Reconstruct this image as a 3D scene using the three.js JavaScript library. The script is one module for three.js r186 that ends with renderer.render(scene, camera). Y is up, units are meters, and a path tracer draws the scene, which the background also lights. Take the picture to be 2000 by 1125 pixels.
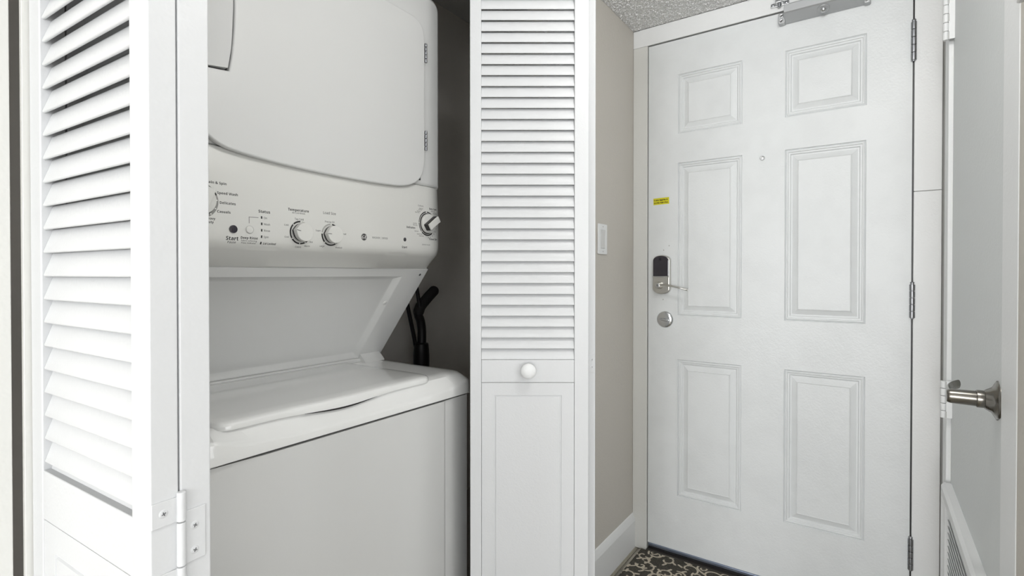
import * as THREE from 'three';
import { RoundedBoxGeometry } from 'three/addons/geometries/RoundedBoxGeometry.js';
import { mergeGeometries, mergeVertices, toCreasedNormals } from 'three/addons/utils/BufferGeometryUtils.js';
import { RectAreaLightUniformsLib } from 'three/addons/lights/RectAreaLightUniformsLib.js';

// ------------------------------------------------------------------ camera, light, exposure
// World: x = p (out of the closet wall into the hall), y = height, z = -q (q runs along the hall to the entry door).
const scene = new THREE.Scene();
const F = 1010, PITCH = THREE.MathUtils.degToRad(0.5), YAW = Math.atan(703 / 1010);
const camera = new THREE.PerspectiveCamera(2 * Math.atan(562.5 / F) * 180 / Math.PI, 2000 / 1125, 0.05, 60);
camera.position.set(0, 1.14, 0);
camera.rotation.order = 'YXZ';
camera.rotation.set(-PITCH, YAW, 0);
camera.setViewOffset(2000, 1125, 0, 18.69, 2000, 1125);
scene.add(camera);
const renderer = new THREE.WebGLRenderer({ antialias: true });
renderer.toneMapping = THREE.LinearToneMapping;
renderer.toneMappingExposure = 1.09;
renderer.shadowMap.enabled = true;
scene.background = new THREE.Color(0.02, 0.02, 0.02);
RectAreaLightUniformsLib.init();
const BACK = 16, SIDE_NEAR = 2.0, SIDE_FAR = 6.5, DOME = 1.2;
const daylight = new THREE.Color(0.97, 0.985, 1.0);
function daylitWindow(p, h, q, toP, toQ, w, ht, power) {          // daylight that comes through the blind of a window
  const l = new THREE.RectAreaLight(daylight, power, w, ht); l.position.set(p, h, -q); l.lookAt(toP, h, -toQ); l.castShadow = true; scene.add(l);
}
daylitWindow(-0.45, 1.3, -8.86, -0.45, 0, 3.0, 1.9, BACK);         // living room, far behind the camera
daylitWindow(2.51, 1.3, -1.15, 0, -1.15, 2.9, 1.9, SIDE_NEAR);      // added kitchen window, never in view, fill for washer and closet
daylitWindow(2.51, 1.3, -5.3, 0, -5.3, 3.4, 1.9, SIDE_FAR);         // added living-room side window, out of view, fill towards the entry door
const DOME_P = 0.03, DOME_Q = 0.78;                                // globe lamp added above the frame to brighten door, leaf and deck
const domeLight = new THREE.PointLight(new THREE.Color(1.0, 0.99, 0.97), DOME); domeLight.position.set(DOME_P, 2.085, -DOME_Q); domeLight.shadow.radius = 5; domeLight.castShadow = true; scene.add(domeLight);

// ------------------------------------------------------------------ helpers
let seed = 7;
const rnd = () => { seed = (seed * 1664525 + 1013904223) >>> 0; return seed / 4294967296; };
const counts = {};
function numbered(n) { const c = counts[n] = (counts[n] ?? -1) + 1; return c ? n + '_' + String(c).padStart(3, '0') : n; }
function tag(o, label, category, group) { o.userData.label = label; o.userData.category = category; if (group) o.userData.group = group; return o; }
function shade(m) { m.castShadow = true; m.receiveShadow = true; return m; }
function group(name, p = 0, h = 0, q = 0, turn = 0, parent = scene) {
  const g = new THREE.Group(); g.name = parent === scene ? numbered(name) : name;
  g.position.set(p, h, -q); g.rotation.y = turn; parent.add(g); return g;
}
// a mesh whose geometry is given in the coordinates of `frame` (world by default); parents of parts sit at a base point
function mesh(name, geo, mat, parent = scene, kind) {
  const m = shade(new THREE.Mesh(geo, mat)); m.name = parent === scene ? numbered(name) : name;
  if (kind) m.userData.kind = kind;
  parent.add(m); return m;
}
// geometry in world coordinates placed under an unrotated group: shift it by the base of all its ancestors
function part(parent, name, geo, mat) {
  let x = 0, y = 0, z = 0; for (let o = parent; o && o !== scene; o = o.parent) { x += o.position.x; y += o.position.y; z += o.position.z; }
  geo.translate(-x, -y, -z); return mesh(name, geo, mat, parent);
}
function uvMetres(g) {
  g = g.index ? g.toNonIndexed() : g;
  const P = g.attributes.position, n = P.count, uv = new Float32Array(n * 2), a = new THREE.Vector3(), b = new THREE.Vector3(), c = new THREE.Vector3();
  for (let i = 0; i < n; i += 3) {
    a.fromBufferAttribute(P, i); b.fromBufferAttribute(P, i + 1); c.fromBufferAttribute(P, i + 2);
    const nn = b.clone().sub(a).cross(c.clone().sub(a)); const ax = Math.abs(nn.x), ay = Math.abs(nn.y), az = Math.abs(nn.z);
    [a, b, c].forEach((v, k) => {
      const [u, w] = ay >= ax && ay >= az ? [v.x, v.z] : ax >= az ? [v.z, v.y] : [v.x, v.y];
      uv[(i + k) * 2] = u; uv[(i + k) * 2 + 1] = w;
    });
  }
  g.setAttribute('uv', new THREE.BufferAttribute(uv, 2)); return g;
}
function box(p0, p1, h0, h1, q0, q1, r = 0) {
  const w = Math.abs(p1 - p0), h = Math.abs(h1 - h0), d = Math.abs(q1 - q0);
  let g = r ? new RoundedBoxGeometry(w, h, d, 2, Math.min(r, w / 2.01, h / 2.01, d / 2.01)) : new THREE.BoxGeometry(w, h, d);
  g.translate((p0 + p1) / 2, (h0 + h1) / 2, -(q0 + q1) / 2);
  return uvMetres(g);
}
function lbox(x0, x1, y0, y1, z0, z1, r = 0) { return box(x0, x1, y0, y1, -z0, -z1, r); }      // same, in a local frame
function merge(list) {
  return mergeGeometries(list.map((g) => { g = g.index ? g.toNonIndexed() : g; for (const k of Object.keys(g.attributes)) if (!['position', 'normal', 'uv'].includes(k)) g.deleteAttribute(k); return g; }));
}
// skin rows of points [x,y,z]; closed = each row is a ring; caps close the ends of a ring stack
function skin(rows, { closed = false, caps = false, crease = 0.6, flip = false } = {}) {
  const pos = [], idx = [], n = rows[0].length, m = rows.length;
  for (const r of rows) for (const v of r) pos.push(...v);
  const tri = (a, b, c) => flip ? idx.push(a, c, b) : idx.push(a, b, c);
  for (let i = 0; i < m - 1; i++) for (let j = 0; j < (closed ? n : n - 1); j++) {
    const k = (j + 1) % n, a = i * n + j, b = i * n + k, c = (i + 1) * n + k, d = (i + 1) * n + j;
    tri(a, b, c); tri(a, c, d);
  }
  if (caps) for (const [i, s] of [[0, 1], [m - 1, 0]]) {
    const r = rows[i], N = new THREE.Vector3();
    for (let j = 0; j < n; j++) { const a = r[j], b = r[(j + 1) % n]; N.x += (a[1] - b[1]) * (a[2] + b[2]); N.y += (a[2] - b[2]) * (a[0] + b[0]); N.z += (a[0] - b[0]) * (a[1] + b[1]); }
    N.normalize(); const ux = Math.abs(N.x) > 0.8 ? new THREE.Vector3(0, 1, 0) : new THREE.Vector3(1, 0, 0);
    const e1 = ux.clone().sub(N.clone().multiplyScalar(ux.dot(N))).normalize(), e2 = N.clone().cross(e1);
    const pts = r.map((v) => { const w = new THREE.Vector3(...v); return new THREE.Vector2(w.dot(e1), w.dot(e2)); });
    for (const [a, b, c] of THREE.ShapeUtils.triangulateShape(pts, [])) s ? tri(i * n + a, i * n + c, i * n + b) : tri(i * n + a, i * n + b, i * n + c);
  }
  const g = new THREE.BufferGeometry(); g.setAttribute('position', new THREE.Float32BufferAttribute(pos, 3)); g.setIndex(idx);
  return uvMetres(toCreasedNormals(g, crease));
}
function tube(pts, r, seg = 40, rad = 12) {
  const c = new THREE.CatmullRomCurve3(pts.map(([p, h, q]) => new THREE.Vector3(p, h, -q)), false, 'catmullrom', 0.4);
  const parts = [new THREE.TubeGeometry(c, seg, r, rad)];
  for (const e of [0, 1]) { const s = new THREE.SphereGeometry(r, rad, 8); const v = c.getPoint(e); s.translate(v.x, v.y, v.z); parts.push(s); }
  return merge(parts);
}
// a lathe or cylinder with its axis turned to a direction [p, h, q], starting at [p, h, q]
function turned(profile, at, dir, seg = 32) {
  const g = new THREE.LatheGeometry(profile.map(([r, y]) => new THREE.Vector2(r, y)), seg);
  g.applyQuaternion(new THREE.Quaternion().setFromUnitVectors(new THREE.Vector3(0, 1, 0), new THREE.Vector3(dir[0], dir[1], -dir[2]).normalize()));
  g.translate(at[0], at[1], -at[2]); return uvMetres(g);
}
function shapeOf(pts) { const s = new THREE.Shape(); pts.forEach(([x, y], i) => i ? s.lineTo(x, y) : s.moveTo(x, y)); s.closePath(); return s; }
function roundRect(x0, y0, x1, y1, r, Cls = THREE.Shape) {
  const s = new Cls(); s.moveTo(x0 + r, y0); s.lineTo(x1 - r, y0); s.absarc(x1 - r, y0 + r, r, -Math.PI / 2, 0); s.lineTo(x1, y1 - r); s.absarc(x1 - r, y1 - r, r, 0, Math.PI / 2);
  s.lineTo(x0 + r, y1); s.absarc(x0 + r, y1 - r, r, Math.PI / 2, Math.PI); s.lineTo(x0, y0 + r); s.absarc(x0 + r, y0 + r, r, Math.PI, Math.PI * 1.5); return s;
}
// extrude an outline drawn in (q, h) so that it runs from p0 to p1 (p1 > p0, the front faces the hall)
function extrudeP(shape, p0, p1, bevel = 0, seg = 3) {
  const g = new THREE.ExtrudeGeometry(shape, { depth: Math.max(1e-4, p1 - p0 - 2 * bevel), bevelEnabled: bevel > 0, bevelThickness: bevel, bevelSize: bevel, bevelOffset: -bevel, bevelSegments: seg, curveSegments: 20 });
  g.applyMatrix4(new THREE.Matrix4().set(0, 0, 1, p0 + bevel, 0, 1, 0, 0, -1, 0, 0, 0, 0, 0, 0, 1));
  return uvMetres(g);
}
// extrude an outline drawn in (p, h) from q1 back to q0 (the face at q0 looks at the camera)
function extrudeQ(shape, q0, q1, bevel = 0, seg = 2) {
  const g = new THREE.ExtrudeGeometry(shape, { depth: Math.max(1e-4, q1 - q0 - 2 * bevel), bevelEnabled: bevel > 0, bevelThickness: bevel, bevelSize: bevel, bevelOffset: -bevel, bevelSegments: seg, curveSegments: 16 });
  g.translate(0, 0, -q1 + bevel); return uvMetres(g);
}
// mitred picture-frame rings in a local (x, y) plane: steps = [[inset, z], ...]; the last one is closed by a flat field
function ringPanel(x0, y0, x1, y1, steps) {
  const pos = [], quad = (a, b, c, d) => pos.push(...a, ...b, ...c, ...a, ...c, ...d);
  const at = ([i, z]) => [[x0 + i, y0 + i, z], [x1 - i, y0 + i, z], [x1 - i, y1 - i, z], [x0 + i, y1 - i, z]];
  for (let k = 0; k < steps.length - 1; k++) { const A = at(steps[k]), B = at(steps[k + 1]); for (let j = 0; j < 4; j++) { const n = (j + 1) % 4; quad(A[j], A[n], B[n], B[j]); } }
  const L = at(steps[steps.length - 1]); quad(L[0], L[1], L[2], L[3]);
  const g = new THREE.BufferGeometry(); g.setAttribute('position', new THREE.Float32BufferAttribute(pos, 3)); g.computeVertexNormals(); return uvMetres(g);
}

// ------------------------------------------------------------------ textures and materials
function noiseTexture(size, fn, srgb = false) {
  const d = new Uint8Array(size * size * 4);
  for (let y = 0; y < size; y++) for (let x = 0; x < size; x++) { const v = fn(x / size, y / size), i = (y * size + x) * 4; const c = Array.isArray(v) ? v : [v, v, v]; for (let k = 0; k < 3; k++) d[i + k] = Math.max(0, Math.min(255, c[k] * 255)); d[i + 3] = 255; }
  const t = new THREE.DataTexture(d, size, size); t.wrapS = t.wrapT = THREE.RepeatWrapping; t.magFilter = THREE.LinearFilter; t.minFilter = THREE.LinearMipmapLinearFilter; t.generateMipmaps = true;
  if (srgb) t.colorSpace = THREE.SRGBColorSpace; t.needsUpdate = true; return t;
}
const lattice = (n) => { const a = new Float32Array(n * n); for (let i = 0; i < n * n; i++) a[i] = rnd(); return (u, v) => { const x = u * n, y = v * n, xi = Math.floor(x), yi = Math.floor(y), fx = x - xi, fy = y - yi, s = fx * fx * (3 - 2 * fx), t = fy * fy * (3 - 2 * fy), g = (i, j) => a[((yi + j) % n) * n + (xi + i) % n]; return (g(0, 0) * (1 - s) + g(1, 0) * s) * (1 - t) + (g(0, 1) * (1 - s) + g(1, 1) * s) * t; }; };
const n8 = lattice(8), n24 = lattice(24), n64 = lattice(64), n128 = lattice(128);
const peel = noiseTexture(256, (u, v) => 0.5 * n64(u, v) + 0.3 * n24(u, v) + 0.2 * n128(u, v));
const popcornBump = noiseTexture(512, (u, v) => Math.pow(0.6 * n64(u, v) + 0.4 * n128(u, v), 1.5));
const smudge = noiseTexture(256, (u, v) => { const s = 0.6 * n8(u, v) + 0.4 * n24(u, v); return 0.965 + 0.035 * Math.min(1, 1.4 - s); }, true);
const rep = (t, k) => { const c = t.clone(); c.repeat.set(k, k); c.needsUpdate = true; return c; };
const std = (o) => new THREE.MeshStandardMaterial(o), phy = (o) => new THREE.MeshPhysicalMaterial(o);
const M = {
  doorPaint: std({ color: new THREE.Color(0.65, 0.66, 0.67), roughness: 0.36, bumpMap: rep(peel, 5), bumpScale: 0.00025 }),
  entryPaint: std({ color: new THREE.Color(0.76, 0.78, 0.785), map: rep(smudge, 1.3), roughness: 0.4, bumpMap: rep(peel, 4), bumpScale: 0.0004 }),
  trimPaint: std({ color: new THREE.Color(0.83, 0.84, 0.84), roughness: 0.4, bumpMap: rep(peel, 4), bumpScale: 0.0004 }),
  slabPaint: std({ color: new THREE.Color(0.71, 0.735, 0.73), roughness: 0.42, bumpMap: rep(peel, 4), bumpScale: 0.0004 }),
  jambPaint: std({ color: new THREE.Color(0.72, 0.72, 0.69), roughness: 0.45, bumpMap: rep(peel, 4), bumpScale: 0.0004 }),
  beige: std({ color: new THREE.Color(0.60, 0.57, 0.52), roughness: 0.75, bumpMap: rep(peel, 4), bumpScale: 0.0006 }),
  closetPaint: std({ color: new THREE.Color(0.88, 0.845, 0.79), roughness: 0.8 }),
  white: std({ color: new THREE.Color(0.72, 0.72, 0.71), roughness: 0.8 }),
  popcorn: std({ color: new THREE.Color(0.88, 0.88, 0.87), roughness: 0.95, bumpMap: rep(popcornBump, 3), bumpScale: 0.006 }),
  grain: std({ color: new THREE.Color(0.9, 0.9, 0.9), roughness: 0.95 }),
  enamel: phy({ color: new THREE.Color(0.685, 0.69, 0.68), roughness: 0.36, clearcoat: 0.6, clearcoatRoughness: 0.1 }),
  plastic: phy({ color: new THREE.Color(0.86, 0.865, 0.85), roughness: 0.3, clearcoat: 1, clearcoatRoughness: 0.06 }),
  knobCap: std({ color: new THREE.Color(0.68, 0.68, 0.65), roughness: 0.4 }),
  greyPlastic: std({ color: new THREE.Color(0.5, 0.5, 0.48), roughness: 0.45 }),
  black: std({ color: new THREE.Color(0.012, 0.011, 0.012), roughness: 0.42 }),
  blackGloss: phy({ color: new THREE.Color(0.012, 0.008, 0.018), roughness: 0.12, clearcoat: 1, clearcoatRoughness: 0.05 }),
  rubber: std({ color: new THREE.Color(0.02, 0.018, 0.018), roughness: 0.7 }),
  nickel: std({ color: new THREE.Color(0.62, 0.61, 0.58), metalness: 1, roughness: 0.28 }),
  chrome: std({ color: new THREE.Color(0.66, 0.67, 0.68), metalness: 1, roughness: 0.22 }),
  darkNickel: std({ color: new THREE.Color(0.24, 0.228, 0.205), metalness: 1, roughness: 0.22 }),
  hingeSteel: std({ color: new THREE.Color(0.34, 0.35, 0.37), metalness: 1, roughness: 0.35 }),
  aluminium: std({ color: new THREE.Color(0.50, 0.51, 0.52), metalness: 0.5, roughness: 0.42 }),
  sweep: std({ color: new THREE.Color(0.30, 0.35, 0.46), metalness: 0.9, roughness: 0.3 }),
  dirt: std({ color: new THREE.Color(0.05, 0.045, 0.04), roughness: 0.9 }),
};
function canvasTexture(w, h, draw) {
  const c = document.createElement('canvas'); c.width = w; c.height = h; draw(c.getContext('2d'), w, h);
  const t = new THREE.CanvasTexture(c); t.colorSpace = THREE.SRGBColorSpace; t.anisotropy = 8; return t;
}

// ------------------------------------------------------------------ the setting
const CEIL = 2.145, LW = -0.8187, RW = 0.19, QD = 2.0625, HIGH = 2.46;
const structure = (name, geo, mat) => mesh(name, geo, mat, scene, 'structure');
const floor = structure('floor', box(-2.7, 2.7, -0.12, -0.016, -9.1, 2.3), M.dirt);
// ceiling of the hall and its popcorn grains; the closet and the rooms behind the camera are higher
const ceiling = structure('ceiling', box(-0.93, 0.32, CEIL, CEIL + 0.1, -0.95, 2.12), M.popcorn);
structure('ceiling_closet', box(-1.86, -0.93, HIGH, HIGH + 0.1, -0.35, 2.3), M.white);
structure('ceiling_living', box(-2.7, 2.7, HIGH, HIGH + 0.1, -9.1, -0.95), M.white);
structure('ceiling_kitchen', box(0.32, 2.7, HIGH, HIGH + 0.1, -0.95, 2.3), M.white);
{
  const ico = new THREE.IcosahedronGeometry(1, 0), N = 7500, im = new THREE.InstancedMesh(ico, M.grain, N), m4 = new THREE.Matrix4(), qn = new THREE.Quaternion(), e = new THREE.Euler();
  for (let i = 0; i < N; i++) {
    const s = 0.0014 + 0.0034 * rnd() * rnd(); e.set(rnd() * 6, rnd() * 6, rnd() * 6); qn.setFromEuler(e);
    m4.compose(new THREE.Vector3(-0.815 + rnd() * 0.75, CEIL - 0.0004, -(1.62 + rnd() * 0.435)), qn, new THREE.Vector3(s * (0.8 + rnd() * 0.6), s, s * (0.8 + rnd() * 0.6))); im.setMatrixAt(i, m4);
  }
  im.name = 'popcorn_texture'; im.userData.kind = 'stuff'; shade(im); ceiling.add(im);
}
// left wall with the closet opening
const O0 = 0.16, O1 = 1.425, HEAD = 2.07;
structure('wall_left', merge([box(-0.93, LW, 0, CEIL, O1, QD + 0.05), box(-0.93, LW, HEAD, HIGH, 0.17, O1), box(-0.93, LW + 0.0, CEIL, HIGH, O1, QD + 0.05)]), M.beige);
structure('wall_left_near', box(-0.99, -0.885, 0, HIGH, -0.95, 0.168), M.beige);
structure('wall_closet_back', box(-1.86, -1.75, 0, HIGH, -0.35, 2.3), M.closetPaint);
structure('wall_closet_right', box(-1.75, -0.93, 0, HIGH, 2.2, 2.3), M.closetPaint);
structure('wall_closet_left', box(-1.75, -0.93, 0, HIGH, -0.35, -0.25), M.closetPaint);
structure('wall_entry', box(-0.93, 0.42, -0.016, HIGH, QD + 0.052, QD + 0.2), M.jambPaint);
structure('wall_right', merge([box(RW, 0.32, 0, HIGH, 0.9, QD + 0.05), box(0.166, RW, 0, HIGH, 0.9, 0.9845)]), M.beige);
structure('wall_kitchen_right', merge([box(2.6, 2.7, 0, 0.3, -9.1, 2.3), box(2.6, 2.7, 2.3, HIGH, -9.1, 2.3), box(2.6, 2.7, 0.3, 2.3, 0.35, 2.3), box(2.6, 2.7, 0.3, 2.3, -3.55, -2.65), box(2.6, 2.7, 0.3, 2.3, -9.1, -7.05)]), M.white);
structure('wall_kitchen_front', box(0.42, 2.7, 0, HIGH, 2.1, 2.3), M.white);
structure('wall_living_left', box(-2.7, -2.6, 0, HIGH, -9.1, -0.85), M.white);
structure('wall_living_front', box(-2.7, -0.93, 0, HIGH, -0.95, -0.85), M.white);
structure('wall_living_back', merge([box(-2.7, -2.0, 0, HIGH, -9.1, -8.95), box(1.1, 2.7, 0, HIGH, -9.1, -8.95), box(-2.0, 1.1, 0, 0.3, -9.1, -8.95), box(-2.0, 1.1, 2.3, HIGH, -9.1, -8.95)]), M.white);
structure('wall_ceiling_drop', box(-0.93, 0.32, CEIL + 0.1, HIGH, -0.95, -0.9), M.white);
structure('wall_closet_front_upper', box(0.2, 0.32, CEIL + 0.1, HIGH, -0.9, 0.9), M.white);
// living-room window: frame and a daylit blind
{
  const w = group('unseen_window_1', -0.45, 0.3, -8.95); w.userData.kind = 'structure';
  for (const a of [[-2.0, -1.94, 0.3, 2.3], [1.04, 1.1, 0.3, 2.3], [-1.94, 1.04, 0.3, 0.35], [-1.94, 1.04, 2.25, 2.3]]) part(w, 'window_frame', box(...a, -9.02, -8.93, 0.005), M.trimPaint);
  part(w, 'window_blind', box(-1.94, 1.04, 0.35, 2.25, -8.99, -8.97), std({ color: 0xffffff, roughness: 0.9, emissive: daylight.clone(), emissiveIntensity: 0.35 }));
}
for (const [n, q0, q1] of [[2, -2.65, 0.35], [3, -7.05, -3.55]]) {  // both side windows are added out of view for fill light
  const w = group('unseen_window_' + n, 2.6, 0.3, (q0 + q1) / 2); w.userData.kind = 'structure';
  for (const a of [[0.3, 2.3, q0, q0 + 0.05], [0.3, 2.3, q1 - 0.05, q1], [0.3, 0.35, q0 + 0.05, q1 - 0.05], [2.25, 2.3, q0 + 0.05, q1 - 0.05]]) part(w, 'window_frame', box(2.58, 2.67, ...a, 0.005), M.trimPaint);
  part(w, 'window_blind', box(2.62, 2.64, 0.35, 2.25, q0 + 0.05, q1 - 0.05), std({ color: 0xffffff, roughness: 0.9, emissive: daylight.clone(), emissiveIntensity: 0.35 }));
}
{
  const g = group('added_ceiling_lamp', DOME_P, 2.1, DOME_Q); tag(g, 'round flush globe lamp added out of view on the hall ceiling as fill light', 'lamp');
  part(g, 'lamp_base', turned([[0, 0], [0.085, 0], [0.085, -0.018], [0.07, -0.022], [0, -0.022]].reverse(), [DOME_P, CEIL, DOME_Q], [0, 1, 0], 32), M.trimPaint);
  part(g, 'globe', new THREE.SphereGeometry(0.06, 28, 20).translate(DOME_P, 2.085, -DOME_Q), std({ color: 0xffffff, roughness: 0.6, emissive: new THREE.Color(1, 0.99, 0.97), emissiveIntensity: 1.5 }));
}
// floor boards of the hall
{
  const tones = [[0.42, 0.385, 0.31], [0.36, 0.335, 0.28], [0.46, 0.42, 0.345]].map((c) => {
    const t = noiseTexture(256, (u, v) => { const g = 0.55 + 0.5 * n64(u * 0.999, (v * 0.12) % 1) - 0.35 * Math.pow(n128(u, (v * 0.3) % 1), 3); return c.map((k) => Math.pow(k * g * 1.15, 1 / 2.2)); }, true);
    t.repeat.set(4, 1); return std({ map: t, roughness: 0.5 });
  });
  const edges = [-0.815, -0.793, -0.668, -0.543, -0.418, -0.293, -0.168, -0.043, 0.082, 0.186];
  for (let i = 0; i < edges.length - 1; i++) {
    let q = -0.9 + 0.37 * (i % 3); const cuts = [-0.94]; while (q < 2.0) { cuts.push(q); q += 1.2; } cuts.push(2.06);
    for (let k = 0; k < cuts.length - 1; k++) part(floor, 'plank', box(edges[i] + 0.0012, edges[i + 1] - 0.0012, -0.016, 0.0 - rnd() * 0.0006, cuts[k] + 0.001, cuts[k + 1] - 0.001, 0.0015), tones[(i * 2 + k) % 3]);
  }
  structure('floor_living', box(-2.6, 2.6, -0.016, 0, -8.95, -0.95), std({ color: new THREE.Color(0.5, 0.47, 0.43), roughness: 0.6 }));
  structure('floor_kitchen', box(0.32, 2.6, -0.016, 0, -0.95, 2.1), std({ color: new THREE.Color(0.5, 0.48, 0.45), roughness: 0.6 }));
  structure('floor_closet', box(-1.75, -0.83, -0.016, 0, -0.25, 2.2), std({ color: new THREE.Color(0.5, 0.47, 0.43), roughness: 0.6 }));
}
// baseboard on the beige strip, closet casings
structure('baseboard_left', extrudeQ(shapeOf([[LW, 0], [-0.806, 0], [-0.806, 0.112], [-0.809, 0.122], [-0.8155, 0.1385], [LW, 0.141]]), O1 + 0.06, QD - 0.003), M.trimPaint);
structure('trim_1', box(-0.8845, -0.872, 0, HEAD + 0.05, 0.11, 0.1705, 0.001), M.jambPaint);
structure('trim_2', box(LW, -0.807, 0, HEAD + 0.05, O1, O1 + 0.058, 0.002), M.trimPaint);
structure('trim_3', box(LW, -0.807, HEAD, HEAD + 0.055, 0.171, O1, 0.002), M.trimPaint);
structure('trim_4', box(-0.876, -0.8655, 0, HEAD - 0.03, 0.1805, 0.2, 0.0006), M.jambPaint);
structure('trim_5', box(-0.885, -0.855, HEAD - 0.028, HEAD, 0.171, O1), M.trimPaint);
// entry door frame: left jamb, head, right jamb
structure('trim_6', box(LW + 0.0005, -0.7575, 0.0, 2.072, QD - 0.004, QD + 0.05, 0.002), M.jambPaint);
structure('trim_7', box(LW + 0.0005, 0.1744, 2.0725, CEIL - 0.0015, QD - 0.004, QD + 0.05, 0.002), M.trimPaint);
for (const [a, b] of [[0, 1.3985], [1.3995, 2.072]]) structure('trim_8', box(0.1065, 0.1755, a, b, QD - 0.004, QD + 0.05, 0.002), M.trimPaint);
structure('trim_9', box(-0.757, 0.106, -0.016, 0.0105, QD - 0.0145, QD + 0.05, 0.003), M.dirt);

// ------------------------------------------------------------------ entry door
const cream = { s: M.entryPaint };
{
  const d = group('door_1', 0.1021, 0.036, QD); d.userData.kind = 'structure';
  d.userData.label = 'white six-panel entry door at the end of the hall';
  const P0 = -0.7537, P1 = 0.1021, H0 = 0.036, H1 = 2.067;
  const cols = [[-0.634, -0.397], [-0.2555, -0.017]], rowsH = [[0.254, 0.800], [0.974, 1.580], [1.695, 1.930]];
  const s = shapeOf([[P0, H0], [P1, H0], [P1, H1], [P0, H1]]);
  for (const [a, b] of cols) for (const [c, e] of rowsH) s.holes.push(new THREE.Path([[a, c], [a, e], [b, e], [b, c]].map((v) => new THREE.Vector2(...v))));
  part(d, 'door_slab', merge([extrudeQ(s, QD, QD + 0.012), box(P0, P1, H0, H1, QD + 0.0125, QD + 0.044)]), cream.s);
  for (const [a, b] of cols) for (const [c, e] of rowsH) {
    const g = ringPanel(a, c, b, e, [[0, 0], [0.0022, -0.0048], [0.0065, -0.0012], [0.0095, -0.0016], [0.0115, -0.005], [0.016, -0.0052], [0.0195, -0.0098], [0.023, -0.0098], [0.0385, -0.0035], [0.0415, -0.0014], [0.0435, -0.0026]]);
    g.translate(0, 0, -QD); part(d, 'panel', g, cream.s);
  }
  // three steel butt hinges on the right edge
  for (const [a, b] of [[0.2045, 0.3024], [1.0008, 1.1076], [1.809, 1.93]]) {
    const hg = group('hinge', 0.1, a - 0.036, 0, 0, d);
    hg.position.set(0, a - 0.036, 0);
    for (let k = 0; k < 5; k++) { const y0 = a + (b - a) * k / 5 + 0.0008, y1 = a + (b - a) * (k + 1) / 5 - 0.0008; part(hg, 'knuckle', turned([[0, 0], [0.0068, 0], [0.0074, 0.0008], [0.0074, y1 - y0 - 0.0008], [0.0068, y1 - y0], [0, y1 - y0]], [0.1042, y0, QD - 0.0085], [0, 1, 0], 16), M.hingeSteel); }
    part(hg, 'pin', turned([[0, 0], [0.0045, 0], [0.0045, b - a + 0.004], [0.0055, b - a + 0.004], [0.0055, b - a + 0.009], [0, b - a + 0.01]], [0.1042, a - 0.002, QD - 0.0085], [0, 1, 0], 12), M.hingeSteel);
  }
  // weather strip in the hinge gap, bottom sweep
  part(d, 'weather_strip', box(0.1024, 0.1062, 0.036, 2.067, QD - 0.001, QD + 0.02), M.black);
  part(d, 'sweep', merge([box(-0.75, 0.1, 0.0225, 0.0355, QD - 0.004, QD + 0.004, 0.003)]), M.sweep);
  part(d, 'sweep_seal', box(-0.75, 0.1, 0.0125, 0.0225, QD, QD + 0.004), M.black);
  // peephole
  const pe = group('peephole', 0, 0, 0, 0, d);
  part(pe, 'ring', turned([[0.0042, 0], [0.0085, 0], [0.0085, 0.0025], [0.0068, 0.0045], [0.0046, 0.0045], [0.0042, 0.002]], [-0.3285, 1.56, QD], [0, 0, -1], 24), M.chrome);
  part(pe, 'lens', turned([[0, 0.003], [0.0026, 0.0025], [0.0044, 0.001], [0.0044, 0]], [-0.3285, 1.56, QD], [0, 0, -1], 20), phy({ color: 0xffffff, roughness: 0.05, clearcoat: 1 }));
  // keypad lock
  const lk = group('keypad_lock', 0, 0, 0, 0, d);
  const LX0 = -0.7275, LX1 = -0.658, LH0 = 1.059, LH1 = 1.2155;
  const body = new THREE.Shape(); body.moveTo(LX0, LH0 + 0.022); body.quadraticCurveTo(LX0 + 0.002, LH0 + 0.002, LX0 + 0.035, LH0); body.quadraticCurveTo(LX1 - 0.002, LH0 + 0.002, LX1, LH0 + 0.022);
  body.lineTo(LX1, LH1 - 0.02); body.quadraticCurveTo(LX1 - 0.003, LH1 - 0.001, LX0 + 0.035, LH1); body.quadraticCurveTo(LX0 + 0.003, LH1 - 0.001, LX0, LH1 - 0.02); body.closePath();
  part(lk, 'backplate', extrudeQ(body, QD - 0.022, QD - 0.0002, 0.005, 3), M.nickel);
  const scr = new THREE.Shape(); scr.moveTo(LX0 + 0.003, 1.131); scr.lineTo(LX1 - 0.004, 1.131); scr.lineTo(LX1 - 0.004, LH1 - 0.021); scr.quadraticCurveTo(LX1 - 0.008, LH1 - 0.004, LX0 + 0.035, LH1 - 0.003); scr.quadraticCurveTo(LX0 + 0.006, LH1 - 0.004, LX0 + 0.003, LH1 - 0.021); scr.closePath();
  part(lk, 'touch_screen', extrudeQ(scr, QD - 0.027, QD - 0.018, 0.002, 2), M.blackGloss);
  part(lk, 'status_light', turned([[0, 0.001], [0.0035, 0.001], [0.0048, 0.0006], [0.0048, 0]], [-0.694, 1.1985, QD - 0.027], [0, 0, -1], 20), std({ color: 0x16141a, roughness: 0.3 }));
  part(lk, 'divider', box(LX0 + 0.001, LX1 - 0.001, 1.1265, 1.1308, QD - 0.0275, QD - 0.018, 0.0015), M.chrome);
  part(lk, 'lever_boss', turned([[0, 0.03], [0.0105, 0.03], [0.012, 0.027], [0.0135, 0.012], [0.0165, 0]], [-0.699, 1.0945, QD - 0.02], [0, 0, -1], 28), M.nickel);
  part(lk, 'key_cylinder', turned([[0, 0.0015], [0.0075, 0.0015], [0.0085, 0.0005], [0.0085, 0]], [-0.699, 1.0945, QD - 0.05], [0, 0, -1], 24), M.chrome);
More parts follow.
